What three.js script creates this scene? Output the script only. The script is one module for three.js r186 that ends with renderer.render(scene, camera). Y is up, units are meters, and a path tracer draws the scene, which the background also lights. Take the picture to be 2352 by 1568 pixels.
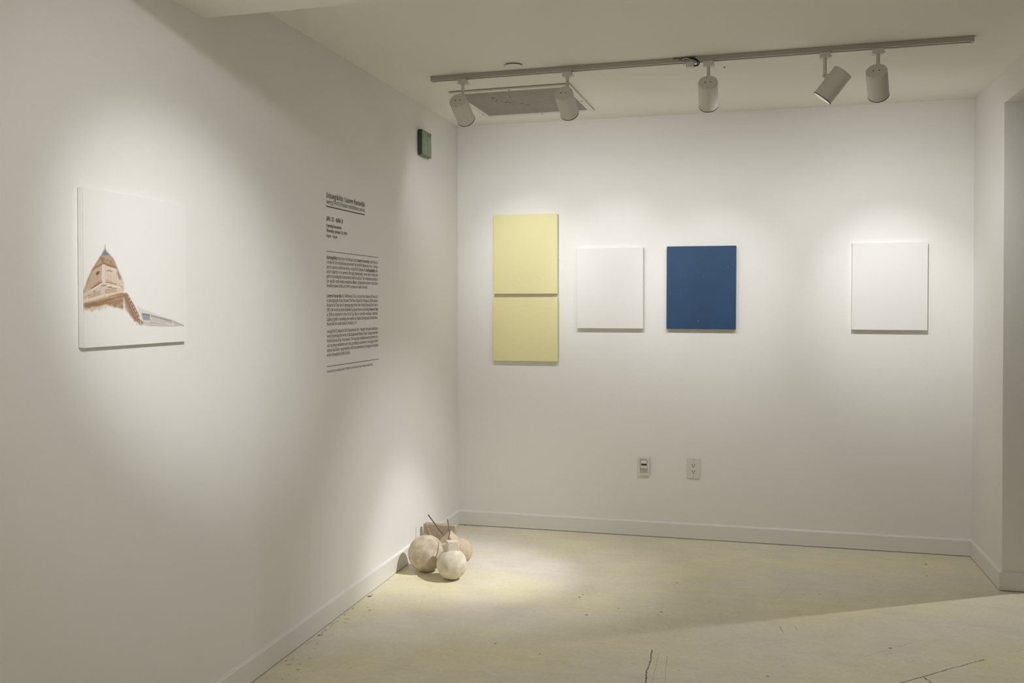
import * as THREE from 'three';
import { RoundedBoxGeometry } from 'three/addons/geometries/RoundedBoxGeometry.js';
import { mergeGeometries } from 'three/addons/utils/BufferGeometryUtils.js';
import { ImprovedNoise } from 'three/addons/math/ImprovedNoise.js';

// ---------------------------------------------------------------- camera, exposure
const scene = new THREE.Scene();
scene.background = new THREE.Color(0x000000);
const camera = new THREE.PerspectiveCamera(2 * Math.atan(784 / 2089.34) * 180 / Math.PI, 2352 / 1568, 0.05, 40);
camera.setViewOffset(2352, 1568, 0, 57.05, 2352, 1568);
camera.position.set(1.7375, 1.3538, 5.3154);
camera.rotation.set(-0.0139, 0.2566, -0.0018, 'YXZ');
const renderer = new THREE.WebGLRenderer({ antialias: true });
renderer.toneMapping = THREE.LinearToneMapping;
renderer.toneMappingExposure = 1.23;
renderer.shadowMap.enabled = true;
renderer.shadowMap.type = THREE.PCFSoftShadowMap;
const LAMP = [1.0, 1.0, 1.04];                                     // colour of every reflector lamp

// ---------------------------------------------------------------- helpers
let seed = 20140123;
const rnd = () => { seed = (seed * 1664525 + 1013904223) >>> 0; return seed / 4294967296; };
const noise = new ImprovedNoise();
const fbm = (x, y, z, o = 4) => { let s = 0, a = 0.5; for (let i = 0; i < o; i++) { s += a * noise.noise(x, y, z); x *= 2.03; y *= 2.03; z *= 2.03; a *= 0.5; } return s; };
const lin = (r, g, b) => new THREE.Color().setRGB(r, g, b);
const taken = {};
function numbered(n) { taken[n] = (taken[n] ?? -1) + 1; return taken[n] ? `${n}_${String(taken[n]).padStart(3, '0')}` : n; }
function shade(o) { o.traverse(m => { if (m.isMesh) { m.castShadow = true; m.receiveShadow = true; } }); return o; }
function part(name, geo, mat, parent, pos, rot) {
  const m = new THREE.Mesh(geo, mat); m.name = name; parent.add(m);
  if (pos) m.position.set(...pos);
  if (rot) m.rotation.set(...rot);
  m.castShadow = m.receiveShadow = true;
  return m;
}
function thing(name, label, category, pos = [0, 0, 0], group) {
  const g = new THREE.Group(); g.name = numbered(name); g.position.set(...pos); scene.add(g);
  g.userData = { label, category };
  if (group) g.userData.group = group;
  return g;
}
function metreUV(geo) {                                              // uv in metres from position and facing
  const p = geo.attributes.position, n = geo.attributes.normal, uv = new Float32Array(p.count * 2);
  for (let i = 0; i < p.count; i++) {
    const ax = Math.abs(n.getX(i)), ay = Math.abs(n.getY(i)), az = Math.abs(n.getZ(i));
    const [u, v] = ay >= ax && ay >= az ? [p.getX(i), p.getZ(i)] : ax >= az ? [p.getZ(i), p.getY(i)] : [p.getX(i), p.getY(i)];
    uv[2 * i] = u; uv[2 * i + 1] = v;
  }
  geo.setAttribute('uv', new THREE.BufferAttribute(uv, 2));
  return geo;
}
function slab(x0, x1, y0, y1, z0, z1) {
  const g = new THREE.BoxGeometry(x1 - x0, y1 - y0, z1 - z0); g.translate((x0 + x1) / 2, (y0 + y1) / 2, (z0 + z1) / 2); return g;
}
function struct(name, geos, mat, label, category) {
  const list = Array.isArray(geos) ? geos : [geos];
  const m = new THREE.Mesh(metreUV(list.length > 1 ? mergeGeometries(list) : list[0]), mat);
  m.name = name; m.userData = { kind: 'structure', label, category }; m.castShadow = m.receiveShadow = true; scene.add(m); return m;
}
function dataTex(w, h, fn, srgb) {
  const d = new Uint8Array(w * h * 4);
  for (let y = 0; y < h; y++) for (let x = 0; x < w; x++) { const c = fn(x, y), i = 4 * (y * w + x); d[i] = c[0]; d[i + 1] = c[1]; d[i + 2] = c[2]; d[i + 3] = c[3] ?? 255; }
  const t = new THREE.DataTexture(d, w, h); t.magFilter = THREE.LinearFilter; t.minFilter = THREE.LinearMipmapLinearFilter; t.generateMipmaps = true;
  t.wrapS = t.wrapT = THREE.RepeatWrapping; if (srgb) t.colorSpace = THREE.SRGBColorSpace; t.needsUpdate = true; return t;
}
function canvasTex(w, h, draw) {
  const c = document.createElement('canvas'); c.width = w; c.height = h; draw(c.getContext('2d'), w, h);
  const t = new THREE.CanvasTexture(c); t.colorSpace = THREE.SRGBColorSpace; t.anisotropy = 8; return t;
}

// ---------------------------------------------------------------- materials
const rollerBump = dataTex(512, 512, (x, y) => {
  const a = x / 512 * Math.PI * 2, b = y / 512 * Math.PI * 2, R = 9;
  const v = 128 + 150 * fbm(Math.cos(a) * R + Math.sin(b) * R, Math.sin(a) * R, Math.cos(b) * R, 4); return [v, v, v];
});
rollerBump.repeat.set(2.2, 2.2);
const wallPaint = new THREE.MeshStandardMaterial({ color: lin(0.84, 0.825, 0.775), roughness: 0.75, bumpMap: rollerBump, bumpScale: 0.0005 });
const ceilPaint = new THREE.MeshStandardMaterial({ color: lin(0.87, 0.85, 0.765), roughness: 0.9, bumpMap: rollerBump, bumpScale: 0.0005 });
const trimPaint = new THREE.MeshStandardMaterial({ color: lin(0.80, 0.785, 0.735), roughness: 0.5 });
const whiteMetal = new THREE.MeshStandardMaterial({ color: lin(0.66, 0.645, 0.59), roughness: 0.38 });
const trackMetal = new THREE.MeshStandardMaterial({ color: lin(0.44, 0.425, 0.375), roughness: 0.45, metalness: 0.15 });
const blackMat = new THREE.MeshStandardMaterial({ color: lin(0.015, 0.014, 0.013), roughness: 0.6 });
const slotMat = new THREE.MeshStandardMaterial({ color: lin(0.10, 0.09, 0.07), roughness: 0.7 });
const ironMat = new THREE.MeshStandardMaterial({ color: lin(0.15, 0.12, 0.085), roughness: 0.75, metalness: 0.1 });

// painted concrete floor: 3.2 m square of colour, brushed patches, chips and scratches where the photograph has them
const FLOOR = 3.2;
const marks = (() => {
  const c = document.createElement('canvas'); c.width = c.height = 2048; const g = c.getContext('2d');
  g.fillStyle = '#000'; g.fillRect(0, 0, 2048, 2048);
  const S = 2048 / FLOOR, X = (x) => x * S, line = (pts, w, v) => {
    g.strokeStyle = `rgb(${v},${v},${v})`; g.lineCap = 'round';
    for (let i = 0; i < pts.length - 1; i++) {
      const [x0, z0] = pts[i], [x1, z1] = pts[i + 1], n = Math.max(2, Math.ceil(Math.hypot(x1 - x0, z1 - z0) / 0.012));
      let px = x0, pz = z0;
      for (let k = 1; k <= n; k++) {
        const nx = x0 + (x1 - x0) * k / n + (k < n ? (rnd() - 0.5) * 0.0035 : 0), nz = z0 + (z1 - z0) * k / n + (k < n ? (rnd() - 0.5) * 0.0035 : 0);
        g.lineWidth = S * w * (0.55 + 0.9 * rnd()); g.beginPath(); g.moveTo(X(px), X(pz)); g.lineTo(X(nx), X(nz)); g.stroke(); px = nx; pz = nz;
      }
    }
  };
  const dot = (x, z, r, v) => { g.fillStyle = `rgb(${v},${v},${v})`; g.beginPath(); g.ellipse(X(x), X(z), S * r, S * r * (0.5 + rnd()), rnd() * 3, 0, 7); g.fill(); };
  line([[1.366, 1.751], [1.373, 1.86], [1.368, 1.96], [1.38, 2.09], [1.384, 2.4]], 0.0042, 205);
  line([[1.395, 1.78], [1.40, 2.1]], 0.002, 60); line([[1.43, 1.8], [1.445, 2.1]], 0.002, 70);
  line([[2.598, 1.534], [2.45, 1.665], [2.36, 1.75], [2.255, 1.845], [2.0, 2.08]], 0.0036, 195);
  line([[2.345, 1.765], [2.37, 1.83], [2.385, 1.86]], 0.005, 170); line([[2.7, 1.44], [2.85, 1.33]], 0.002, 70);
  line([[2.16, 1.62], [2.36, 1.42]], 0.0016, 55); line([[1.86, 1.36], [1.87, 1.43]], 0.003, 120); line([[1.92, 1.345], [1.925, 1.38]], 0.003, 110);
  for (const [x, z, r, v] of spots) dot(x, z, r, v);
  for (let i = 0; i < 230; i++) dot(rnd() * FLOOR, rnd() * 2.6, 0.0012 + 0.002 * rnd() * rnd(), 45 + 130 * rnd() * rnd());
  for (let i = 0; i < 90; i++) { const x = rnd() * FLOOR, z = rnd() * 2.6, l = 0.01 + 0.03 * rnd(), a = (rnd() - 0.5) * 0.8; line([[x, z], [x + l * Math.cos(a), z + l * Math.sin(a)]], 0.0018, 40 + 60 * rnd()); }
  for (let i = 0; i < 14; i++) { const x = rnd() * FLOOR, z = 0.6 + rnd() * 2, l = 0.08 + 0.2 * rnd(), a = rnd() * 3.1; line([[x, z], [x + l * Math.cos(a), z + l * Math.sin(a)]], 0.0014, 35); }
  for (let z = 0.9; z < 2.6; z += 0.012) if (fbm(z * 6, 1.5, 0.2, 2) > 0.03) dot(0.022 + rnd() * 0.012, z, 0.004 * rnd() + 0.001, 60 + 120 * rnd());   // grime along the left skirting
  for (let i = 0; i < 26; i++) dot(0.03 + rnd() * 0.1, 1.5 + rnd() * 0.9, 0.003 + 0.006 * rnd(), 30 + 30 * rnd());
  for (let i = 0; i < 26; i++) dot(0.02 + rnd() * 0.16, 0.02 + rnd() * 0.02, 0.004 * rnd() + 0.001, 60 + 90 * rnd());
  return g.getImageData(0, 0, 2048, 2048).data;
});
const spots = [[0.755, 1.84, 0.0055, 190], [1.05, 1.42, 0.006, 220], [1.395, 0.86, 0.005, 170], [2.585, 0.44, 0.0055, 220], [0.985, 1.15, 0.004, 200], [0.975, 1.19, 0.006, 220],
  [0.965, 1.215, 0.004, 180], [0.99, 1.08, 0.003, 160], [1.36, 1.3, 0.005, 190], [1.17, 1.3, 0.004, 160], [2.27, 1.5, 0.0065, 190], [2.05, 0.87, 0.004, 170], [2.13, 0.84, 0.004, 150],
  [0.03, 1.42, 0.011, 200], [0.035, 1.93, 0.012, 210], [2.62, 0.22, 0.009, 130], [2.66, 0.27, 0.004, 110], [1.8, 1.9, 0.006, 120], [1.95, 1.95, 0.007, 90], [0.95, 1.9, 0.006, 110]];
const markData = marks();
const clamp = (v) => Math.max(0, Math.min(255, v));
const floorMap = dataTex(2048, 2048, (x, y) => {
  const X = x / 2048 * FLOOR, Z = y / 2048 * FLOOR, m = markData[4 * (y * 2048 + x)] / 255;
  const patch = fbm(X * 1.5, Z * 2.2, 3.1, 4), brush = fbm(X * 3, Z * 22, 7.7, 3), grain = fbm(X * 60, Z * 90, 1.3, 2);
  const yel = Math.max(0, Math.min(1, 0.5 + 1.5 * patch)), gain = 1 + 0.025 * brush + 0.05 * grain + 0.05 * fbm(X * 6, Z * 6, 9, 3);
  const a = [232 - 6 * (1 - yel), 223 - 6 * (1 - yel), 185 + 18 * (1 - yel)], d = [74, 62, 44];
  return [0, 1, 2].map(i => clamp((a[i] * (1 - m) + d[i] * m) * gain));
}, true);
floorMap.repeat.set(1 / FLOOR, 1 / FLOOR);
const floorMat = new THREE.MeshStandardMaterial({ map: floorMap, roughness: 0.5 });

// ---------------------------------------------------------------- the room
const W = 2.886, H = 2.44, HD = 2.292, T = 0.115, ZJ = 0.595, ZO = 3.2, ZF = 7.2, HF = 2.64, BZ0 = 2.667, BZ1 = 3.41, XS = 6.0, ZS = -2.2, ZS1 = 3.8;
struct('floor', slab(-0.2, XS + 0.2, -0.2, 0, ZS - 0.2, ZF + 0.2), floorMat, 'cream painted concrete floor with chips, scratches and cracks', 'floor');
struct('wall_left', slab(-0.2, 0, 0, HF, -0.15, ZF), wallPaint, 'white painted side wall carrying the exhibition text', 'wall');
struct('wall_back', slab(0, W, 0, HF, -0.15, 0), wallPaint, 'white painted end wall hung with monochrome canvases', 'wall');
struct('wall_right', [slab(W, W + T, 0, HF, ZS, ZJ), slab(W, W + T, HD, HF, ZJ, ZO), slab(W, W + T, 0, HF, ZO, ZF)], wallPaint, 'white wall with a wide doorless opening beside the end wall', 'wall');
struct('wall_front', slab(-0.2, W + T, 0, HF, ZF, ZF + 0.2), wallPaint, 'white wall closing the gallery opposite the end wall', 'wall');
struct('ceiling', slab(0, W, H, HF + 0.2, 0, BZ0), ceilPaint, 'flat off-white ceiling above the end wall', 'ceiling');
struct('trim_1', slab(0, W, HD + 0.003, HF + 0.2, BZ0, BZ1), ceilPaint, 'dropped off-white beam crossing the ceiling', 'beam');
struct('ceiling_front', slab(-0.2, W + T, HF, HF + 0.2, BZ1, ZF + 0.2), ceilPaint, 'out-of-view off-white ceiling raised beyond the beam', 'ceiling');  // unseen; height chosen to set the lamps above the beam edge
struct('wall_side', [slab(W + T, XS + 0.2, 0, HF, ZS - 0.2, ZS), slab(XS, XS + 0.2, 0, HF, ZS, ZS1 + 0.2), slab(W + T, XS, 0, HF, ZS1, ZS1 + 0.2)], wallPaint, 'white walls of the adjoining room beyond the opening', 'wall');
struct('ceiling_side', slab(W + T, XS + 0.2, HF, HF + 0.2, ZS - 0.2, ZS1 + 0.2), ceilPaint, 'ceiling of the adjoining room', 'ceiling');

function baseboard(name, length, turn, x, z, label) {                 // a moulded board with eased top, set a hair above the floor
  const s = new THREE.Shape(), h = 0.088, t = 0.013, y0 = 0.0035;
  s.moveTo(0, y0); s.lineTo(t, y0); s.lineTo(t, h - 0.008); s.quadraticCurveTo(t, h - 0.002, t - 0.005, h); s.lineTo(0, h + 0.003); s.lineTo(0, y0);
  const g = new THREE.ExtrudeGeometry(s, { depth: length, bevelEnabled: false, curveSegments: 6 });
  g.rotateY(turn); g.translate(x, 0, z);
  return struct(name, g, trimPaint, label, 'baseboard');
}
baseboard('baseboard_left', ZF, 0, 0, 0, 'white baseboard along the text wall');
baseboard('baseboard_back', W, -Math.PI / 2, W, 0, 'white baseboard along the end wall');
baseboard('baseboard_right', ZJ + 0.013, Math.PI, W, ZJ + 0.013, 'white baseboard on the short wall beside the opening');
baseboard('baseboard_jamb', T, -Math.PI / 2, W + T, ZJ, 'white baseboard across the end of the short wall');

// ---------------------------------------------------------------- track lighting
function makeTrack(name, label, x0, z0, x1, z1, yTop) {
  const len = Math.hypot(x1 - x0, z1 - z0), g = thing(name, label, 'track', [x0, yTop, z0]);
  g.rotation.y = -Math.atan2(z1 - z0, x1 - x0);
  const s = new THREE.Shape(), w = 0.0175, h = 0.020;
  s.moveTo(-w, 0); s.lineTo(w, 0); s.lineTo(w, -h); s.lineTo(0.0065, -h); s.lineTo(0.0065, -h + 0.004); s.lineTo(0.011, -h + 0.004); s.lineTo(0.011, -0.004); s.lineTo(-0.011, -0.004);
  s.lineTo(-0.011, -h + 0.004); s.lineTo(-0.0065, -h + 0.004); s.lineTo(-0.0065, -h); s.lineTo(-w, -h); s.lineTo(-w, 0);
  const e = new THREE.ExtrudeGeometry(s, { depth: len, bevelEnabled: false }); e.rotateY(Math.PI / 2);
  part('rail', e, trackMetal, g);
  part('conductor_strip', new THREE.BoxGeometry(len, 0.003, 0.020), slotMat, g, [len / 2, -0.0065, 0]);
  for (const x of [-0.004, len + 0.004]) part('end_cap', new RoundedBoxGeometry(0.012, 0.0225, 0.037, 2, 0.002), trackMetal, g, [x, -0.01125, 0]);
  return g;
}
const lensMat = new THREE.MeshStandardMaterial({ color: lin(0.9, 0.9, 0.9), emissive: lin(...LAMP), emissiveIntensity: 2.0, roughness: 0.3 });
const R = 0.0425, L = 0.137;
const V2 = (a) => a.map(([x, y]) => new THREE.Vector2(x, y));
const shellGeo = new THREE.LatheGeometry(V2([[0, 0], [R - 0.005, 0], [R - 0.002, 0.001], [R - 0.0005, 0.003], [R, 0.006], [R, 0.0065], [R, L - 0.004], [R - 0.0008, L - 0.0035], [R - 0.0008, L], [R - 0.0032, L], [R - 0.0032, L - 0.014], [0, L - 0.014]]), 64);
const gasketGeo = new THREE.LatheGeometry(V2([[R - 0.0012, L - 0.0026], [R + 0.0006, L - 0.0026], [R + 0.0006, L + 0.0002], [R - 0.0012, L + 0.0002], [R - 0.0012, L - 0.0026]]), 64);
const lensGeo = new THREE.LatheGeometry(V2([[0, 0.0035], [0.015, 0.003], [0.03, 0.0015], [0.0386, 0], [0.0386, -0.002], [0, -0.002]]), 48);
const holeGeo = new THREE.CylinderGeometry(0.0030, 0.0030, 0.0008, 16);
const stemGeo = new THREE.CylinderGeometry(0.0078, 0.0078, 1, 24);
const headShapes = { adapter: new RoundedBoxGeometry(0.044, 0.024, 0.034, 3, 0.003), lip: new THREE.BoxGeometry(0.036, 0.012, 0.012), lock: new THREE.BoxGeometry(0.006, 0.008, 0.037) };
function makeHead(label, [x, yTrack, z], target, cd, { angle = 22, halo = 0.3, spill = 0.56, spillAngle = 62, group, drop = 0.072, blur = 1.4 } = {}) {
  const g = thing('track_light', label, 'track light', [x, yTrack, z], group);      // yTrack = underside of the rail
  part('adapter', headShapes.adapter, whiteMetal, g, [0, -0.0122, 0]);
  part('adapter_tongue', headShapes.lip, whiteMetal, g, [0, 0.004, 0]);
  part('locking_tab', headShapes.lock, whiteMetal, g, [0.0235, -0.019, 0]);
  const st = part('stem', stemGeo, whiteMetal, g, [0, -0.0242 - drop / 2, 0]); st.scale.y = drop;
  const P = new THREE.Vector3(0, -0.0242 - drop, 0), a = new THREE.Vector3(...target).sub(new THREE.Vector3(x, yTrack - 0.13, z)).normalize();
  const up = new THREE.Vector3(0, 1, 0), n = up.clone().addScaledVector(a, -up.dot(a)).normalize(), sx = a.clone().cross(n);
  const q = new THREE.Quaternion().setFromRotationMatrix(new THREE.Matrix4().makeBasis(sx, a, n));
  const k = part('knuckle', new RoundedBoxGeometry(0.013, 0.022, 0.024, 3, 0.004), whiteMetal, g); k.position.copy(P).addScaledVector(n, -0.004); k.quaternion.copy(q);
  const pin = part('pivot_screw', new THREE.CylinderGeometry(0.0032, 0.0032, 0.018, 14), trackMetal, g); pin.position.copy(P); pin.quaternion.copy(q); pin.rotateZ(Math.PI / 2);
  const O = P.clone().addScaledVector(n, -(R + 0.010)).addScaledVector(a, -0.054);
  const h = part('housing', shellGeo, whiteMetal, g); h.position.copy(O); h.quaternion.copy(q);
  part('gasket_ring', gasketGeo, blackMat, h);
  part('lens', lensGeo, lensMat, h, [0, L - 0.012, 0]);
  for (const s of [-1, 1]) part('vent_hole', holeGeo, slotMat, h, [s * 0.0115, -0.0002, 0]);
  for (const [name, power, deg, soft] of [['beam', cd, angle, 1], ['halo', cd * halo, Math.min(60, angle * 1.85), 1], ['spill', cd * spill, spillAngle, 0.85]]) {            // the reflector's beam, the softer ring round it and the wide spill
    const sp = new THREE.SpotLight(lin(...LAMP), power, 0, deg * Math.PI / 180, soft, 2); sp.name = name; sp.castShadow = true; sp.shadow.radius = blur; sp.shadow.mapSize.set(2048, 2048); sp.shadow.camera.near = 0.01;
    sp.position.copy(O).addScaledVector(a, L - 0.003); sp.target.name = 'aim_point'; sp.target.position.copy(sp.position).addScaledVector(a, 2);
    g.add(sp, sp.target);
  }
  return g;
}
const TZ = (x) => 1.185 + (x - 0.27) * 0.022;
const mainTrack = makeTrack('lighting_track', 'long white lighting track on the ceiling in front of the canvases', 0.268, TZ(0.268), 2.605, TZ(2.605), H - 0.001);
const yT = H - 0.021;
const onTrack = { group: 'spotlights on the ceiling track' };
makeHead('white cylinder spotlight at the end of the track near the green plaque', [0.416, yT, TZ(0.416)], [0.455, 1.60, 0], 1.14, onTrack);
makeHead('white cylinder spotlight hanging below the corner of the ceiling grille', [0.922, yT, TZ(0.922)], [0.985, 1.55, 0], 1.0, onTrack);
makeHead('white cylinder spotlight beside the exposed wiring on the track', [1.556, yT, TZ(1.556)], [1.535, 1.46, 0], 1.06, onTrack);
makeHead('white cylinder spotlight turned sideways with its glowing lens showing', [2.041, yT, TZ(2.041)], [0.22, 0.0, 0.92], 11, { ...onTrack, angle: 14, halo: 0.5, spill: 0.08, blur: 0.9 });
makeHead('white cylinder spotlight aimed at the lone white canvas by the opening', [2.251, yT, TZ(2.251)], [2.50, 1.40, 0], 2.05, onTrack);
makeTrack('lighting_track', 'out-of-view white lighting track beyond the ceiling beam', 0.5, 4.35, 2.6, 4.35, HF - 0.001);  // out of view, carries the picture lamp and the added fill heads
const yT2 = HF - 0.021;
const onFar = { group: 'spotlights beyond the beam' };
makeHead('out-of-view white spotlight beyond the beam lighting the tower picture', [1.9, yT2, 4.35], [0, 1.40, 2.76], 9.8, { ...onFar, angle: 14, halo: 0.32, spill: 0.06, spillAngle: 44 });  // out of view, placed to light the tower picture and left wall
makeHead('added fill spotlight out of view beyond the beam, aimed at the wall past the opening', [1.2, yT2, 4.35], [2.886, 0.6, 5.0], 4, { ...onFar, angle: 34 });  // added fill head, brightens the room by bounce off the right wall
makeHead('added fill spotlight out of view beyond the beam, aimed at the facing wall', [0.8, yT2, 4.35], [0.8, 0.4, 7.2], 4, { ...onFar, angle: 30 });  // added fill, its bounce comes from behind the camera
makeHead('added fill spotlight out of view beyond the beam, aimed at the facing wall by its corner', [2.35, yT2, 4.35], [2.2, 0.4, 7.2], 4, { ...onFar, angle: 30 });  // another added fill head bouncing off the facing wall
// unseen spotlight in the adjoining room, placed to light the floor through the opening
makeTrack('lighting_track', 'short unseen lighting track in the adjoining room', 4.2, -0.45, 5.2, -0.45, HF - 0.001);  // unseen track that holds the lamp lighting the floor
makeHead('unseen spotlight in the adjoining room lighting the floor through the opening', [4.78, yT2, -0.45], [2.75, 0, 1.25], 7, { angle: 22, spill: 0.1, blur: 1.2 });

// power feed with its cover off, part way along the track
{
  const x = 1.455, z = TZ(1.455), g = new THREE.Group(); g.name = 'power_feed'; g.userData.label = 'open power feed with loose black wires'; mainTrack.attach(g); g.position.set((x - 0.268) / Math.cos(mainTrack.rotation.y), 0.001, 0);
  part('mounting_plate', new RoundedBoxGeometry(0.098, 0.006, 0.05, 2, 0.002), new THREE.MeshStandardMaterial({ color: lin(0.16, 0.17, 0.17), roughness: 0.5, metalness: 0.4 }), g, [-0.002, -0.0031, -0.001]);
  part('feed_block', new RoundedBoxGeometry(0.036, 0.026, 0.036, 3, 0.003), whiteMetal, g, [0.022, -0.033, 0.004]);
  part('cover_clip', new RoundedBoxGeometry(0.004, 0.016, 0.012, 2, 0.001), whiteMetal, g, [-0.004, -0.030, 0.02]);
  const tube = (pts, r) => new THREE.TubeGeometry(new THREE.CatmullRomCurve3(pts.map(p => new THREE.Vector3(...p))), 40, r, 10);
  part('wire', tube([[0.005, -0.010, 0.022], [0.026, -0.012, 0.029], [0.046, -0.018, 0.031], [0.056, -0.030, 0.028], [0.050, -0.042, 0.022], [0.038, -0.042, 0.016]], 0.0023), blackMat, g);
  part('wire', tube([[0.010, -0.008, 0.024], [0.034, -0.009, 0.028], [0.052, -0.017, 0.027], [0.062, -0.029, 0.022], [0.056, -0.041, 0.018], [0.039, -0.037, 0.012]], 0.0023), blackMat, g);
  part('wire', tube([[-0.012, -0.012, 0.022], [0.004, -0.009, 0.026], [0.024, -0.014, 0.027], [0.036, -0.026, 0.023]], 0.0020), whiteMetal, g);
  for (const [dx, dy] of [[-0.022, -0.009], [-0.012, -0.011], [-0.004, -0.008], [0.004, -0.011]]) part('terminal_screw', new THREE.CylinderGeometry(0.0034, 0.0034, 0.008, 12), new THREE.MeshStandardMaterial({ color: lin(0.12, 0.16, 0.10), roughness: 0.5 }), g, [dx, dy, 0.020], [Math.PI / 2, 0, 0]);
}

// ---------------------------------------------------------------- ceiling fittings
{
  const g = thing('ceiling_vent', 'square perforated grey metal ceiling grille in a white frame', 'vent', [0.5665, H, 0.577]);
  g.rotation.y = -0.026;
  const perf = canvasTex(1024, 1024, (c, w, h) => {
    c.fillStyle = '#9f9b91'; c.fillRect(0, 0, w, h);
    for (let i = 0; i < 160; i++) { c.fillStyle = `rgba(${90 + 60 * rnd()},${86 + 50 * rnd()},${74 + 40 * rnd()},0.07)`; c.beginPath(); c.ellipse(rnd() * w, rnd() * h, 20 + 90 * rnd(), 12 + 50 * rnd(), rnd() * 3, 0, 7); c.fill(); }
    c.fillStyle = '#6a655b'; for (let j = 0; j < 128; j++) for (let i = 0; i < 128; i++) { c.beginPath(); c.arc((i + (j % 2) / 2 + 0.25) * 8, (j + 0.5) * 8, 2.3, 0, 7); c.fill(); }
    for (let i = 0; i < 70; i++) { const t = rnd(), x = w * (0.22 + 0.3 * t + 0.06 * (rnd() - 0.5)), y = h * (0.32 + 0.38 * t + 0.12 * (rnd() - 0.5)); c.fillStyle = `rgba(50,44,36,${0.2 + 0.5 * rnd()})`; c.beginPath(); c.ellipse(x, y, 4 + 16 * rnd() * rnd(), 3 + 12 * rnd() * rnd(), rnd() * 3, 0, 7); c.fill(); }
    for (const [x, y, r] of [[0.27, 0.26, 20], [0.43, 0.27, 11], [0.36, 0.15, 8], [0.50, 0.62, 16], [0.46, 0.55, 14]]) { c.fillStyle = 'rgba(45,40,32,0.85)'; c.beginPath(); c.ellipse(x * w, y * h, r, r * 0.8, 0.4, 0, 7); c.fill(); }
  });
  const f = new THREE.Shape(); const o = 0.315, i = 0.287;
  f.moveTo(-o, -o); f.lineTo(o, -o); f.lineTo(o, o); f.lineTo(-o, o); f.lineTo(-o, -o);
  const hole = new THREE.Path(); hole.moveTo(-i, -i); hole.lineTo(-i, i); hole.lineTo(i, i); hole.lineTo(i, -i); hole.lineTo(-i, -i); f.holes.push(hole);
  const fg = new THREE.ExtrudeGeometry(f, { depth: 0.006, bevelEnabled: true, bevelSize: 0.0015, bevelThickness: 0.0015, bevelSegments: 2 }); fg.rotateX(Math.PI / 2);
  part('frame', fg, new THREE.MeshStandardMaterial({ color: lin(0.76, 0.74, 0.68), roughness: 0.5 }), g, [0, -0.0042, 0]);
  const neck = [[0, 0.3, 0.6, 0.01], [0, -0.3, 0.6, 0.01], [0.3, 0, 0.01, 0.6], [-0.3, 0, 0.01, 0.6]].map(([x, z, w, d]) => { const b = new THREE.BoxGeometry(w, 0.0027, d); b.translate(x, -0.00135, z); return b; });
  part('gap_shade_collar', mergeGeometries(neck), slotMat, g);  // dark colour stands in for the shadow line above the frame
  const pg = new THREE.BoxGeometry(0.58, 0.0015, 0.58);
  part('perforated_panel', pg, new THREE.MeshStandardMaterial({ map: perf, roughness: 0.6, metalness: 0.1 }), g, [0, -0.0055, 0]);
  for (const [x, z] of [[-0.30, 0.16], [0.0, 0.301], [0.301, -0.05], [0.02, -0.301], [-0.301, -0.21]]) part('screw', new THREE.CylinderGeometry(0.0045, 0.0045, 0.002, 14), slotMat, g, [x, -0.0124, z]);
}
{
  const g = thing('sprinkler_cover', 'small round white sprinkler cover plate on the ceiling', 'sprinkler cover', [0.692, H, 1.30]);
  part('gap_shade_collar', new THREE.CylinderGeometry(0.034, 0.034, 0.0045, 32), slotMat, g, [0, -0.00225, 0]);  // dark colour stands in for the shade above the cover plate
  part('cover_plate', new THREE.LatheGeometry(V2([[0, -0.0078], [0.036, -0.0078], [0.0405, -0.0072], [0.0415, -0.0060], [0.0405, -0.0045], [0, -0.0045]]), 48), whiteMetal, g);
}
{
  const m = new THREE.Mesh(new THREE.CylinderGeometry(0.0045, 0.003, 0.003, 12), slotMat); m.name = 'ceiling_hole_mark'; m.position.set(1.619, H - 0.0015, 1.009); scene.add(shade(m));
  m.userData = { label: 'tiny dark disc marking a hole in the ceiling behind the track', category: 'anchor' };  // dark plug in place of a small hole in the ceiling
}

// ---------------------------------------------------------------- canvases
const weave = dataTex(256, 256, (x, y) => { const v = 128 + 60 * Math.sin(x * Math.PI / 4) * Math.sin(y * Math.PI / 4) + 30 * (rnd() - 0.5); return [v, v, v]; });
weave.repeat.set(12, 12);
const dents = dataTex(512, 512, (x, y) => { const v = 128 + 190 * fbm(x / 60, y / 45, 4.4, 4) + 40 * fbm(x / 5, y / 5, 2, 2); return [clamp(v), clamp(v), clamp(v)]; });
function paintMat(col, rough, bump, scale) { return new THREE.MeshStandardMaterial({ color: lin(...col), roughness: rough, bumpMap: bump, bumpScale: scale }); }
const D = 0.028;
function canvas(label, faceMat, sideMat, x0, x1, y0, y1, tilt, group) {
  const g = thing('canvas_painting', label, 'painting', [(x0 + x1) / 2, y0, 0.001], group); g.rotation.z = tilt;
  const w = x1 - x0, h = y1 - y0;
  part('stretched_side', new RoundedBoxGeometry(w, h, D - 0.002, 3, 0.003), sideMat, g, [0, h / 2, (D - 0.002) / 2]);
  part('painted_face', new RoundedBoxGeometry(w - 0.001, h - 0.001, 0.006, 3, 0.0025), faceMat, g, [0, h / 2, D - 0.003]);
  return g;
}
const yellowMat = paintMat([0.80, 0.74, 0.39], 0.55, dents, 0.0008), whiteCanvas = paintMat([0.83, 0.82, 0.775], 0.7, weave, 0.0002);
canvas('pale yellow canvas hung directly above the squarer yellow one', yellowMat, yellowMat, 0.235, 0.629, 1.414, 1.889, 0);
canvas('squarer pale yellow canvas hung directly below the taller yellow one', yellowMat, yellowMat, 0.232, 0.630, 1.0105, 1.3935, 0);
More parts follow.
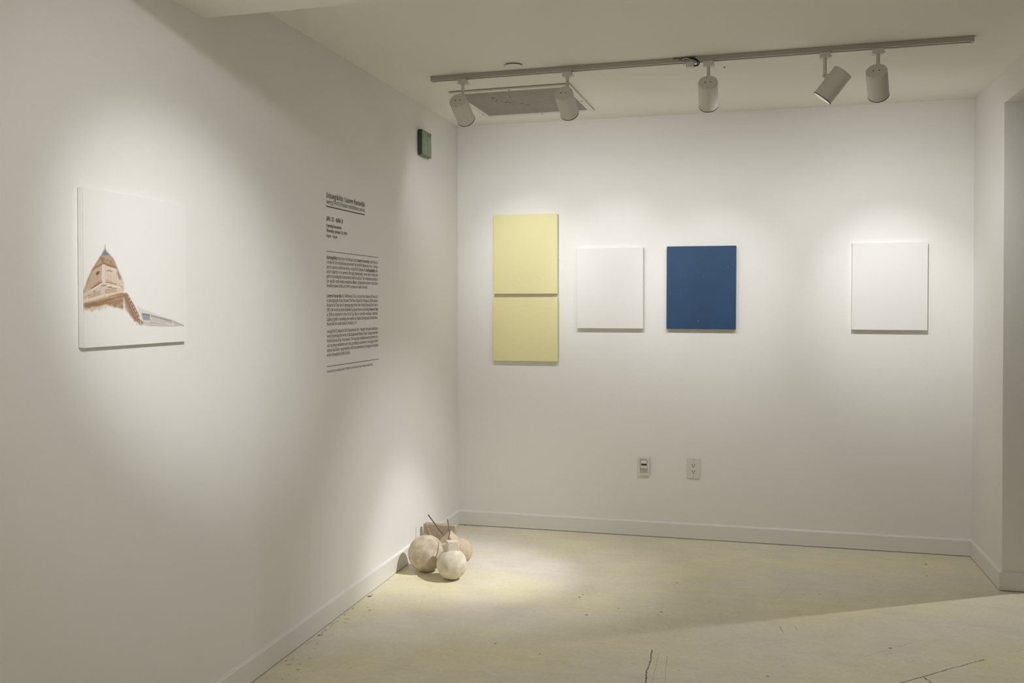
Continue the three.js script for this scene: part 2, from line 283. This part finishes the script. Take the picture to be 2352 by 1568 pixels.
canvas('blank white canvas hung between the yellow pair and the blue one', whiteCanvas, whiteCanvas, 0.745, 1.136, 1.209, 1.681, 0);
const blueMap = dataTex(512, 512, (x, y) => {
  const n = 1 + 0.14 * fbm(x / 160, y / 160, 5, 3) + 0.25 * fbm(x / 4, y / 4, 8, 2); let c = [34 * n, 68 * n, 104 * n];
  return c.map(clamp);
}, true);
const blueMat = new THREE.MeshStandardMaterial({ map: blueMap, roughness: 0.62, bumpMap: weave, bumpScale: 0.0002 });
const blue = canvas('deep navy blue canvas', blueMat, paintMat([0.10, 0.12, 0.17], 0.7, weave, 0.0001), 1.269, 1.656, 1.209, 1.682, -0.004);
for (const [x, y, r] of [[0.177, 0.045, 0.0022], [0.105, 0.31, 0.0012], [0.205, 0.30, 0.0013], [0.345, 0.35, 0.0015], [0.05, 0.22, 0.001], [0.31, 0.345, 0.001]])
  part('paint_fleck', new THREE.SphereGeometry(r, 8, 6), paintMat([0.4, 0.45, 0.5], 0.8, null, 0), blue, [x - 0.1935, y, D]);
canvas('lone blank white canvas hung nearest the doorless opening', whiteCanvas, whiteCanvas, 2.272, 2.656, 1.208, 1.683, -0.004);

// tower picture on the text wall: pale canvas with a printed, faded photograph of a corner tower
const ART = {
  sil: [[190,353],[196,381],[230,405],[265,435],[294,482],[327,532],[349,567],[362,614],[349,659],[364,678],[347,762],[267,746],[196,734],[115,760],[4,769],[-2,687],[0,659],[24,609],[33,576],[71,522],[104,482],[143,438],[172,391]],
  cap: [[190,372],[200,388],[238,414],[192,416],[152,421],[174,391]],
  dome: [[152,421],[238,414],[265,435],[294,487],[230,480],[177,466],[104,489],[75,513],[108,475]],
  cornice: [[75,513],[104,489],[177,461],[230,473],[294,487],[296,496],[230,485],[177,473],[108,499],[73,522]],
  leftface: [[73,522],[108,499],[161,478],[157,584],[71,626],[0,659],[24,609],[33,576]],
  rightface: [[190,475],[294,496],[309,569],[349,605],[190,600]],
  pil: [[159,473],[190,473],[192,600],[152,600]],
  win1: [[108,541],[113,525],[137,518],[143,522],[121,544]],
  arch2: [[196,513],[230,506],[254,520],[245,520],[225,513],[203,518]],
  rstrip: [[294,492],[329,546],[333,565],[313,567],[298,532]],
  ledge1: [[64,628],[159,581],[161,586],[66,633]], ledge2: [[192,584],[289,595],[289,600],[194,588]],
  balL: [[42,673],[143,638],[143,668],[44,694]], balR: [[188,635],[285,624],[285,649],[190,661]],
  brown: [[4,722],[93,708],[199,685],[298,659],[349,654],[375,661],[360,680],[267,692],[183,725],[115,739],[44,753],[4,748]],
  under: [[46,732],[121,713],[267,692],[349,680],[347,762],[296,751],[267,746],[183,727],[119,741]],
  arm: [[349,659],[384,652],[422,704],[453,736],[506,819],[503,852],[442,826],[411,788],[369,713]],
  arm2: [[358,687],[395,675],[419,701],[439,715],[466,760],[490,784],[501,828],[536,842],[547,868],[508,871],[450,831],[417,807],[369,758]],
  wing: [[523,788],[609,798],[717,819],[839,842],[909,864],[980,887],[909,887],[748,885],[625,882],[545,868],[536,833]],
  wingroof: [[477,734],[521,758],[596,774],[687,802],[839,838],[980,887],[839,849],[687,821],[607,802],[523,788],[497,779]],
  glass: [[525,795],[605,805],[614,838],[539,835]], wincol: [[508,784],[523,791],[536,838],[506,831]],
};
const towerTex = canvasTex(1100, 1032, (c, w, h) => {
  const sx = w / 1000, sy = h / 1000;
  c.fillStyle = '#efede7'; c.fillRect(0, 0, w, h);
  const poly = (k, col, blur = 2, lw) => {
    c.filter = `blur(${blur}px)`; c.beginPath(); ART[k].forEach(([x, y], i) => i ? c.lineTo(x * sx, y * sy) : c.moveTo(x * sx, y * sy)); c.closePath();
    if (lw) { c.lineWidth = lw; c.strokeStyle = col; c.stroke(); } else { c.fillStyle = col; c.fill(); }
  };
  const seg = (x0, y0, x1, y1, col, lw, blur = 1) => { c.filter = `blur(${blur}px)`; c.strokeStyle = col; c.lineWidth = lw; c.beginPath(); c.moveTo(x0 * sx, y0 * sy); c.lineTo(x1 * sx, y1 * sy); c.stroke(); };
  poly('sil', 'rgba(212,194,174,0.9)', 7);
  poly('dome', 'rgba(176,146,118,0.75)', 4); poly('cap', 'rgba(112,118,138,0.85)', 4);
  seg(188, 345, 190, 392, 'rgba(150,140,140,0.7)', 6, 2);
  poly('leftface', 'rgba(190,164,136,0.7)', 4); poly('rightface', 'rgba(224,206,186,0.85)', 3); poly('cornice', 'rgba(128,92,62,0.8)', 3);
  seg(75, 515, 0, 660, 'rgba(150,130,90,0.7)', 9, 4); seg(150, 425, 75, 515, 'rgba(140,110,76,0.7)', 9, 4); seg(240, 416, 296, 492, 'rgba(165,140,120,0.7)', 6, 3); seg(175, 462, 150, 425, 'rgba(135,100,70,0.7)', 18, 6);
  for (const [x, y, r] of [[205, 448, 10], [235, 456, 12], [180, 440, 9], [255, 470, 8]]) { c.filter = 'blur(4px)'; c.fillStyle = 'rgba(140,108,84,0.6)'; c.beginPath(); c.arc(x * sx, y * sy, r, 0, 7); c.fill(); }
  poly('pil', 'rgba(228,212,194,0.95)', 2); seg(159, 475, 155, 600, 'rgba(170,138,108,0.6)', 3); seg(191, 475, 193, 600, 'rgba(190,165,140,0.6)', 3);
  poly('rstrip', 'rgba(160,124,102,0.8)', 3);
  poly('win1', 'rgba(92,64,40,0.9)', 3); poly('arch2', 'rgba(140,108,80,0.85)', 2);
  for (let i = 0; i < 6; i++) { seg(90 + i * 9, 604 - i * 5, 90 + i * 9, 622 - i * 5, 'rgba(150,112,72,0.8)', 4, 1); seg(193 + i * 11, 566 + i * 2.4, 195 + i * 11, 584 + i * 2.4, 'rgba(150,112,72,0.75)', 4, 1); }
  for (const [x, y0, y1] of [[60, 560, 640], [90, 540, 620], [122, 548, 600], [215, 530, 580], [240, 528, 585], [268, 535, 590], [290, 520, 592]]) seg(x, y0, x - 4, y1, 'rgba(184,152,118,0.55)', 5, 2);
  poly('ledge1', 'rgba(110,78,44,0.95)', 1.5); poly('ledge2', 'rgba(124,92,54,0.9)', 1.5);
  seg(66, 640, 150, 602, 'rgba(238,224,196,0.9)', 6, 1.5); seg(194, 606, 330, 618, 'rgba(240,228,204,0.9)', 8, 1.5); seg(150, 612, 200, 604, 'rgba(140,100,64,0.9)', 5, 1.5); seg(200, 616, 290, 626, 'rgba(150,112,76,0.7)', 3, 1);
  seg(0, 690, 50, 668, 'rgba(170,136,100,0.8)', 4, 2); seg(215, 618, 245, 616, 'rgba(110,76,44,0.9)', 5, 1.5); seg(84, 650, 104, 644, 'rgba(110,80,48,0.9)', 5, 1.5); seg(310, 600, 345, 622, 'rgba(150,112,80,0.8)', 4, 1.5);
  for (const [x0, y0, x1, y1, n] of [[46, 680, 140, 650, 9], [190, 642, 282, 632, 9]]) for (let r = 0; r < 3; r++) for (let i = 0; i < n; i++) { c.filter = 'blur(1px)'; c.fillStyle = 'rgba(140,100,58,0.8)'; c.beginPath(); c.ellipse((x0 + (x1 - x0) * i / (n - 1)) * sx, (y0 + (y1 - y0) * i / (n - 1) + r * 10 - 6) * sy, 3.4, 4, 0, 0, 7); c.fill(); }
  seg(0, 708, 190, 668, 'rgba(236,214,178,0.9)', 12, 2); seg(190, 668, 350, 646, 'rgba(236,214,178,0.9)', 10, 2);
  poly('brown', 'rgba(150,118,86,0.9)', 4); poly('under', 'rgba(138,104,72,0.7)', 4);
  seg(100, 716, 300, 668, 'rgba(214,186,146,0.8)', 4, 1); seg(240, 686, 345, 664, 'rgba(206,176,136,0.8)', 4, 1);
  for (let i = 0; i < 24; i++) { const t = i / 23; c.filter = 'blur(1px)'; c.fillStyle = 'rgba(216,180,120,0.75)'; c.fillRect((120 + 215 * t) * sx, (722 - 36 * t) * sy, 5, 6); }
  for (let i = 0; i < 40; i++) { const x = 8 + rnd() * 335, y = 772 - x * 0.08 - rnd() * 26; c.filter = 'blur(4px)'; c.fillStyle = rnd() < 0.5 ? 'rgba(176,136,110,0.5)' : 'rgba(226,206,184,0.6)'; c.fillRect(x * sx, y * sy, 10 + 14 * rnd(), 7); }
  poly('arm', 'rgba(152,120,94,0.85)', 4); poly('arm2', 'rgba(166,134,114,0.75)', 5);
  for (let i = 0; i < 5; i++) seg(365 + i * 8, 668, 470 + i * 12, 838 - i * 3, ['rgba(104,72,44,0.8)', 'rgba(196,164,136,0.7)', 'rgba(122,84,60,0.8)', 'rgba(206,176,156,0.7)', 'rgba(150,110,92,0.8)'][i], 4, 1.2);
  for (let i = 0; i < 16; i++) { const t = i / 15; c.filter = 'blur(2px)'; c.fillStyle = i % 2 ? 'rgba(222,198,182,0.9)' : 'rgba(128,92,74,0.7)'; c.beginPath(); c.arc((392 + 120 * t) * sx, (668 + 176 * t) * sy, 6, 0, 7); c.fill(); }
  for (let i = 0; i < 14; i++) { c.filter = 'blur(2px)'; c.fillStyle = i % 2 ? 'rgba(120,82,66,0.7)' : 'rgba(210,182,166,0.8)'; c.beginPath(); c.arc((455 + rnd() * 90) * sx, (835 + rnd() * 32) * sy, 6, 0, 7); c.fill(); }
  c.save(); c.filter = 'none'; c.beginPath(); ART.sil.forEach(([x, y], i) => i ? c.lineTo(x * sx, y * sy) : c.moveTo(x * sx, y * sy)); c.clip();
  for (let i = 0; i < 420; i++) { const x = rnd() * 370 * sx, y = (400 + rnd() * 370) * sy; c.fillStyle = ['rgba(120,88,60,0.20)', 'rgba(236,222,202,0.26)', 'rgba(170,140,112,0.22)'][i % 3]; c.fillRect(x, y, 2 + 10 * rnd(), 1.5 + 5 * rnd()); }
  c.restore();
  for (let i = 0; i < 46; i++) { const x = rnd() * 345, y = 770 - x * 0.06 - rnd() * 16; c.filter = 'blur(6px)'; c.fillStyle = 'rgba(239,237,231,0.7)'; c.fillRect(x * sx, (y + 12) * sy, 16, 10); }
  poly('wingroof', 'rgba(214,212,208,0.8)', 3); poly('wing', 'rgba(204,198,190,0.9)', 3); poly('glass', 'rgba(148,154,160,0.9)', 3);
  seg(523, 793, 610, 804, 'rgba(112,114,118,0.9)', 9, 2.5); seg(612, 806, 840, 850, 'rgba(140,132,120,0.85)', 8, 2.5); seg(840, 850, 975, 886, 'rgba(160,152,140,0.8)', 7, 3);
  for (let i = 0; i < 26; i++) { const t = i / 25; seg(545 + 295 * t, 822 + 30 * t, 546 + 295 * t, 836 + 28 * t, 'rgba(150,146,140,0.5)', 3, 1); }
  poly('wincol', 'rgba(232,224,212,0.95)', 1.5); seg(612, 803, 620, 842, 'rgba(238,234,228,0.95)', 6, 1); seg(696, 824, 702, 856, 'rgba(228,222,214,0.9)', 4, 1); seg(846, 846, 856, 872, 'rgba(238,234,226,0.95)', 6, 1);
  seg(540, 840, 860, 876, 'rgba(232,228,222,0.9)', 5, 1);
  for (let i = 0; i < 16; i++) { const t = i / 15; c.filter = 'blur(1px)'; c.fillStyle = 'rgba(112,104,96,0.85)'; c.beginPath(); c.arc((614 + 165 * t) * sx, (853 + 17 * t) * sy, 3.6 - 1.6 * t, 0, 7); c.fill(); }
  seg(560, 872, 900, 888, 'rgba(186,178,166,0.7)', 4, 2);
  c.filter = 'none';
});
{
  const z0 = 2.804, z1 = 3.261, y0 = 1.238, y1 = 1.668, D = 0.0165, w = z1 - z0, h = y1 - y0;
  const g = thing('printed_canvas', 'pale canvas printed with a faded brown corner tower', 'picture', [0.001, y0, (z0 + z1) / 2]);
  g.rotation.y = Math.PI / 2;
  part('stretched_side', new RoundedBoxGeometry(w, h, D - 0.001, 3, 0.003), whiteCanvas, g, [0, h / 2, (D - 0.001) / 2]);
  const face = part('printed_face', new THREE.PlaneGeometry(w - 0.001, h - 0.001), new THREE.MeshStandardMaterial({ map: towerTex, roughness: 0.7 }), g, [0, h / 2, D]);
  face.userData.label = 'faded photograph of a domed brown corner tower with a long wing';
}

// ---------------------------------------------------------------- exhibition text on the left wall
{
  const zL = 1.788, yTop = 1.84, width = 0.56, height = 0.79, g = thing('wall_text', 'dark vinyl exhibition lettering in a tall column on the wall', 'wall text', [0, yTop - height, zL]);
  g.rotation.y = Math.PI / 2;                                          // local x runs away from the camera side, local y up
  const ink = lin(0.075, 0.062, 0.045), inkMat = new THREE.MeshStandardMaterial({ color: ink, roughness: 0.7 });
  function block(name, yA, yB, lines) {                                // yA, yB: top and bottom heights; lines: [baseline, width, size, [[style, text]...]]
    const hh = yA - yB, S = 2900, cw = Math.round(width * S), ch = Math.round(hh * S);
    const c = document.createElement('canvas'); c.width = cw; c.height = ch; const x = c.getContext('2d');
    x.clearRect(0, 0, cw, ch); x.fillStyle = '#4e473c'; x.textBaseline = 'alphabetic';
    for (const [base, wd, size, runs] of lines) {
      const fonts = runs.map(([st]) => `${st.includes('b') ? 'bold ' : ''}${st.includes('i') ? 'italic ' : ''}${Math.round(size * S)}px ${st.includes('s') ? 'sans-serif' : 'serif'}`);
      let total = 0; const ws = runs.map(([, t], i) => { x.font = fonts[i]; const m = x.measureText(t).width; total += m; return m; });
      x.save(); x.translate(2, (yA - base) * S); x.scale(wd * S / total, 1);
      let px = 0; runs.forEach(([, t], i) => { x.font = fonts[i]; x.fillText(t, px, 0); px += ws[i]; }); x.restore();
    }
    const d = x.getImageData(0, 0, cw, ch).data, t = new THREE.CanvasTexture(c); t.colorSpace = THREE.SRGBColorSpace; t.anisotropy = 16;
    const m = part(name, new THREE.PlaneGeometry(width, hh), new THREE.MeshStandardMaterial({ map: t, transparent: true, roughness: 0.7 }), g, [width / 2, (yA + yB) / 2 - (yTop - height), 0.0008]);
    m.castShadow = false; return m;
  }
  const rule = (y, len, th) => part('rule_line', new THREE.BoxGeometry(len, th, 0.0006), inkMat, g, [len / 2, y - (yTop - height), 0.0006]);
  block('title_lettering', 1.84, 1.771, [[1.806, 0.398, 0.030, [['sb', '(in)tangibility / Lauren Pascarella']]], [1.7815, 0.398, 0.025, [['s', 'swing/SPACE/miami exhibition series']]]]);
  rule(1.769, 0.396, 0.0048);
  block('date_lettering', 1.74, 1.62, [[1.709, 0.161, 0.025, [['sb', 'JAN. 23 – MAR. 8']]], [1.682, 0.147, 0.0178, [['sb', 'Opening Reception']]], [1.661, 0.204, 0.0178, [['sb', 'Thursday, January 23, 2014']]], [1.639, 0.108, 0.0178, [['sb', '6 p.m. – 8 p.m.']]]]);
  rule(1.579, 0.548, 0.0022);
  const B = 0.547, s = 0.0185, P1 = 1.547, P2 = 1.384, P3 = 1.232, dy = 0.0200;
  const para = (y, rows) => rows.map(([w, ...runs], i) => [y - i * dy, w, s, runs]);
  block('body_lettering', 1.565, 1.415, para(P1, [
    [B, ['bi', '(in)tangibility'], ['', ' from New York-based artist '], ['b', 'Lauren Pascarella'], ['', ' is the third in']],
    [B, ['', 'a series of five exhibitions presented by the MDC Museum of Art + Design']],
    [B, ['', 'and its alumni exhibition series, '], ['i', 'swing/SPACE/miami'], ['', '. In '], ['bi', '(in)tangibility'], ['', ', the']],
    [B, ['', 'artist’s objective is to present, through photography, every object within the']],
    [B, ['', 'gallery including the environment itself as surface. The exhibition includes a']],
    [B, ['', 'site specific multi-media installation '], ['bi', 'flora'], ['', ', a collaborative project with fellow']],
    [0.425, ['', 'Brooklyn-based artist and NWSA alumnus Giselle Zatonyl.']]]));
  block('body_lettering', 1.402, 1.255, para(P2, [
    [B, ['b', 'Lauren Pascarella'], ['', ' (b. Hollywood, Fla.) received her Master of Fine Arts']],
    [B, ['', 'in photography from Parsons The New School for Design in 2009 and her']],
    [B, ['', 'Bachelor of Fine Arts in photography from New World School of the Arts in']],
    [B, ['', '2007. Her work has been exhibited in group shows in including '], ['bi', 'States of Flux']],
    [B, ['', 'in 2010 at Aperture in New York City. She is currently working in interdis-']],
    [B, ['', 'ciplinary genres, including new media and digital photographic installations.']],
    [0.306, ['', 'Pascarella lives and works in Brooklyn, N.Y.']]]));
  block('body_lettering', 1.25, 1.12, para(P3, [
    [B, ['i', 'swing/'], ['', 'SPACE'], ['i', '/miami'], ['', ' is MDC Museum of Art + Design’s focused exhibition']],
    [B, ['', 'series featuring the work of distinguished Miami Dade College and New']],
    [B, ['', 'World School of the Arts alumni. The ongoing exhibition series presents five']],
    [B, ['', 'solo or group exhibitions per year, providing a platform to re-engage former']],
    [B, ['', 'alumni and foster opportunities with the community of young and emerging']],
    [0.232, ['', 'artists throughout South Florida.']]]));
  rule(1.0895, 0.552, 0.0022);
  block('footnote_lettering', 1.08, 1.052, [[1.064, 0.483, 0.0135, [['', 'Presented in partnership with “SWIRED” and the Miami Dade College Alumni Office']]]]);
}

// ---------------------------------------------------------------- green plaque high on the left wall
{
  const z0 = 0.549, z1 = 0.699, y0 = 2.158, y1 = 2.294, g = thing('green_plaque', 'small thick green block with a streaked sage face high on the wall', 'plaque', [0, y0, (z0 + z1) / 2]);
  g.rotation.y = Math.PI / 2;
  const streak = dataTex(256, 256, (x, y) => {
    const n = fbm(x / 9, y / 120, 3, 3), e = fbm(x / 20, y / 30, 6, 3), v = 1 + 0.55 * n + 0.2 * e; return [clamp(132 * v), clamp(148 * v), clamp(116 * v)];
  }, true);
  const darkGreen = new THREE.MeshStandardMaterial({ color: lin(0.035, 0.05, 0.030), roughness: 0.35 });
  part('block_body', new RoundedBoxGeometry(0.15, 0.136, 0.023, 3, 0.002), darkGreen, g, [0, 0.068, 0.0165]);
  part('streaked_face', new RoundedBoxGeometry(0.143, 0.129, 0.003, 2, 0.0008), new THREE.MeshStandardMaterial({ map: streak, roughness: 0.45 }), g, [0.0008, 0.068, 0.0274]);
  part('mounting_spacer', new THREE.BoxGeometry(0.09, 0.08, 0.005), darkGreen, g, [0, 0.068, 0.0025]);
  for (const [x, y, h] of [[0.012, 0.118, 0.013], [0.020, 0.121, 0.008], [0.036, 0.113, 0.017], [0.046, 0.12, 0.010]]) part('dark_drip', new RoundedBoxGeometry(0.005, h, 0.001, 2, 0.0004), darkGreen, g, [x, y, 0.0289]);
}

// ---------------------------------------------------------------- wall devices
function plateShape(w, h, cut) {
  const s = new THREE.Shape(), r = 0.004; s.moveTo(-w / 2 + r, -h / 2); s.lineTo(w / 2 - r, -h / 2); s.quadraticCurveTo(w / 2, -h / 2, w / 2, -h / 2 + r); s.lineTo(w / 2, h / 2 - r); s.quadraticCurveTo(w / 2, h / 2, w / 2 - r, h / 2); s.lineTo(-w / 2 + r, h / 2); s.quadraticCurveTo(-w / 2, h / 2, -w / 2, h / 2 - r); s.lineTo(-w / 2, -h / 2 + r); s.quadraticCurveTo(-w / 2, -h / 2, -w / 2 + r, -h / 2);
  const [cw, ch] = cut, p = new THREE.Path(); p.moveTo(-cw / 2, -ch / 2); p.lineTo(-cw / 2, ch / 2); p.lineTo(cw / 2, ch / 2); p.lineTo(cw / 2, -ch / 2); p.lineTo(-cw / 2, -ch / 2); s.holes.push(p); return s;
}
const plastic = new THREE.MeshStandardMaterial({ color: lin(0.72, 0.70, 0.64), roughness: 0.4 });
const ivory = new THREE.MeshStandardMaterial({ color: lin(0.52, 0.48, 0.36), roughness: 0.5 });
{
  const g = thing('wall_outlet', 'white two-socket electrical outlet with rectangular plate', 'outlet', [1.4205, 0.350, 0.0005]);
  g.rotation.z = -0.004;
  part('cover_plate', new THREE.ExtrudeGeometry(plateShape(0.072, 0.113, [0.034, 0.068]), { depth: 0.004, bevelEnabled: true, bevelSize: 0.0015, bevelThickness: 0.0015, bevelSegments: 3 }), plastic, g, [0, 0.0585, 0.0015]);
  const body = part('socket_body', new RoundedBoxGeometry(0.0328, 0.0668, 0.006, 3, 0.001), plastic, g, [0, 0.0585, 0.0040]);
  for (const dy of [0.0155, -0.0195]) {
    for (const s of [-1, 1]) part('slot', new THREE.BoxGeometry(0.0032, 0.0088, 0.0008), blackMat, body, [s * 0.0063, dy + 0.003, 0.003]);
    const gr = part('ground_hole', new THREE.CylinderGeometry(0.0031, 0.0031, 0.0008, 14), blackMat, body, [0, dy - 0.0085, 0.003]); gr.rotation.x = Math.PI / 2;
  }
  for (const dy of [0.0485, -0.0485]) { const s = part('plate_screw', new THREE.CylinderGeometry(0.0026, 0.0026, 0.0012, 14), trackMetal, g, [0, 0.0585 + dy, 0.0072]); s.rotation.x = Math.PI / 2; }
}
{
  const g = thing('wall_switch', 'white framed slide switch with a black slot low on the wall', 'switch', [1.137, 0.354, 0.0005]);
  part('cover_frame', new THREE.ExtrudeGeometry(plateShape(0.064, 0.106, [0.046, 0.084]), { depth: 0.009, bevelEnabled: true, bevelSize: 0.002, bevelThickness: 0.002, bevelSegments: 3 }), plastic, g, [0, 0.055, 0.002]);
  const b = part('switch_body', new RoundedBoxGeometry(0.045, 0.083, 0.006, 2, 0.001), plastic, g, [0, 0.055, 0.0032]);
  part('sensor_cap', new RoundedBoxGeometry(0.034, 0.017, 0.012, 3, 0.004), plastic, b, [0.001, 0.0225, 0.006]);
  part('black_slot', new RoundedBoxGeometry(0.030, 0.0095, 0.003, 2, 0.001), blackMat, b, [0.001, 0.0085, 0.0030]);
  part('rocker', new RoundedBoxGeometry(0.036, 0.013, 0.010, 3, 0.002), plastic, b, [0, -0.0085, 0.0035]);
  const panel = part('ivory_panel', new RoundedBoxGeometry(0.036, 0.022, 0.002, 2, 0.0006), ivory, b, [0, -0.0275, 0.0034]);
  for (const x of [-0.008, 0, 0.008]) part('ridge', new RoundedBoxGeometry(0.004, 0.009, 0.002, 2, 0.0008), ivory, panel, [x, x ? -0.002 : 0.002, 0.0012]);
}

// ---------------------------------------------------------------- stone pieces in the corner
function stoneMap(c0, c1, speck, sc, seedZ, pit) {                     // colour of cast stone, wrapped without a seam round a ball
  return dataTex(768, 384, (x, y) => {
    const th = x / 768 * Math.PI * 2, ph = (1 - y / 384) * Math.PI, X = Math.sin(ph) * Math.cos(th), Y = Math.cos(ph), Z = Math.sin(ph) * Math.sin(th);
    const n = fbm(X * sc + seedZ, Y * sc, Z * sc, 5), v = Math.max(0, Math.min(1, 0.5 + 1.3 * n)), f = 1 + 0.13 * fbm(X * 18, Y * 18 + seedZ, Z * 18, 3);
    const s = noise.noise(X * 34 + seedZ, Y * 34, Z * 34) > pit ? 1 : 0;
    return [0, 1, 2].map(i => clamp((c0[i] + (c1[i] - c0[i]) * v) * f * (1 - s) + speck[i] * s));
  }, true);
}
function lumpySphere(r, amp, z) {
  const g = new THREE.SphereGeometry(r, 96, 64), p = g.attributes.position, v = new THREE.Vector3();
  for (let i = 0; i < p.count; i++) { v.fromBufferAttribute(p, i); const d = v.clone().normalize(), k = 1 + amp * fbm(d.x * 3 + z, d.y * 3, d.z * 3, 4); p.setXYZ(i, v.x * k, v.y * k, v.z * k); }
  g.computeVertexNormals(); return g;
}
function lumpyBox(w, h, d, r, amp, z) {
  const g = new RoundedBoxGeometry(w, h, d, 8, r), p = g.attributes.position;
  for (let i = 0; i < p.count; i++) { const x = p.getX(i), y = p.getY(i), q = p.getZ(i); p.setXYZ(i, x + amp * fbm(y * 25 + z, q * 25, x * 25, 3), y + amp * fbm(x * 25, q * 25 + z, y * 25, 3), q + amp * fbm(x * 25, y * 25, z + q * 25, 3)); }
  g.computeVertexNormals(); return g;
}
const greyStone = new THREE.MeshStandardMaterial({ map: stoneMap([178, 164, 142], [216, 204, 180], [140, 126, 104], 2.6, 3.3, 0.74), roughness: 0.9 });
const paleStone = new THREE.MeshStandardMaterial({ map: stoneMap([204, 193, 172], [228, 220, 202], [166, 154, 132], 2.4, 8.1, 0.70), roughness: 0.9 });
const pinkStone = new THREE.MeshStandardMaterial({ map: stoneMap([196, 177, 152], [212, 195, 170], [128, 102, 80], 3.0, 5.7, 0.40), roughness: 0.92 });
const brownStone = new THREE.MeshStandardMaterial({ map: stoneMap([160, 142, 120], [186, 168, 144], [126, 108, 88], 2.0, 12.2, 0.6), roughness: 0.92 });
const stones = 'stone pieces piled in the corner';
function rod(parent, a, b, r = 0.0030, name = 'iron_rod') {
  const A = new THREE.Vector3(...a), B = new THREE.Vector3(...b), m = part(name, new THREE.CylinderGeometry(r, r, A.distanceTo(B), 14), ironMat, parent);
  m.position.copy(A).add(B).multiplyScalar(0.5).sub(parent.position); m.quaternion.setFromUnitVectors(new THREE.Vector3(0, 1, 0), B.sub(A).normalize()); m.userData.label = 'thin dark iron rod'; return m;
}
{
  const g = thing('stone_ball', 'large grey-brown weathered stone ball against the baseboard', 'stone ball', [0.148, 0, 0.98], stones);
  const b = part('ball', lumpySphere(0.0912, 0.012, 1.1), greyStone, g, [0, 0.0914, 0]); b.rotation.set(0.4, 0.6, 0.5);
  const seam = part('casting_seam', new THREE.TorusGeometry(0.0915, 0.0009, 8, 120), paleStone, g, [0, 0.0914, 0]); seam.quaternion.setFromUnitVectors(new THREE.Vector3(0, 0, 1), new THREE.Vector3(-0.53, 0.84, -0.05).normalize());
  const nk = part('neck', lumpyBox(0.05, 0.04, 0.04, 0.004, 0.001, 2), greyStone, g, [0.083, 0.118, -0.028]); nk.rotation.set(0, 0.3, 0.3);
}
{
  const g = thing('stone_finial', 'pale grey stone ball with a square upright neck', 'stone finial', [0.316, 0, 1.075], stones);
  const b = part('ball', lumpySphere(0.0748, 0.010, 4.2), paleStone, g, [0, 0.075, 0]); b.rotation.set(1.2, 0.3, 0.2);
  const nk = part('neck', lumpyBox(0.058, 0.062, 0.056, 0.004, 0.0012, 3), paleStone, g, [0.000, 0.156, -0.008]); nk.rotation.set(-0.05, 0.56, -0.02);
  rod(g, [0.287, 0.170, 1.045], [0.283, 0.226, 1.00], 0.0028);
}
{
  const g = thing('stone_finial', 'speckled pinkish stone ball with a tilted square neck', 'stone finial', [0.273, 0, 0.82], stones);
  const b = part('ball', lumpySphere(0.0672, 0.010, 7.9), pinkStone, g, [0, 0.0674, 0]); b.rotation.set(0.3, 1.0, 0.8);
  const n = new THREE.Vector3(-0.60, 0.66, 0.34).normalize(), up = new THREE.Vector3(0.78, 0.62, 0), x = up.clone().addScaledVector(n, -up.dot(n)).normalize(), z = n.clone().cross(x);
  const nk = part('neck', lumpyBox(0.078, 0.075, 0.07, 0.004, 0.0012, 6), pinkStone, g);
  nk.position.set(0, 0.0674, 0).addScaledVector(n, 0.070); nk.quaternion.setFromRotationMatrix(new THREE.Matrix4().makeBasis(x, n, x.clone().cross(n)));
  rod(g, [0.195, 0.120, 0.80], [0.075, 0.231, 0.75], 0.0034);
  rod(g, [0.205, 0.125, 0.775], [0.186, 0.215, 0.755], 0.0026);
}
{
  const g = thing('stone_block', 'brownish rectangular stone block standing behind the stone balls', 'stone block', [0.110, 0, 0.662], stones);
  const b = part('block', lumpyBox(0.182, 0.162, 0.036, 0.008, 0.0025, 9), brownStone, g, [0, 0.0825, 0]); b.rotation.set(-0.03, 0.0, -0.02);
  const rib = part('carved_rib', lumpyBox(0.012, 0.09, 0.010, 0.003, 0.0006, 4), brownStone, g, [-0.052, 0.112, 0.0142]); rib.rotation.set(-0.03, 0, 0.45);
  const rib2 = part('carved_rib', lumpyBox(0.012, 0.07, 0.010, 0.003, 0.0006, 5), brownStone, g, [-0.012, 0.115, 0.0142]); rib2.rotation.set(-0.03, 0, -0.55);
}

shade(scene);
renderer.render(scene, camera);
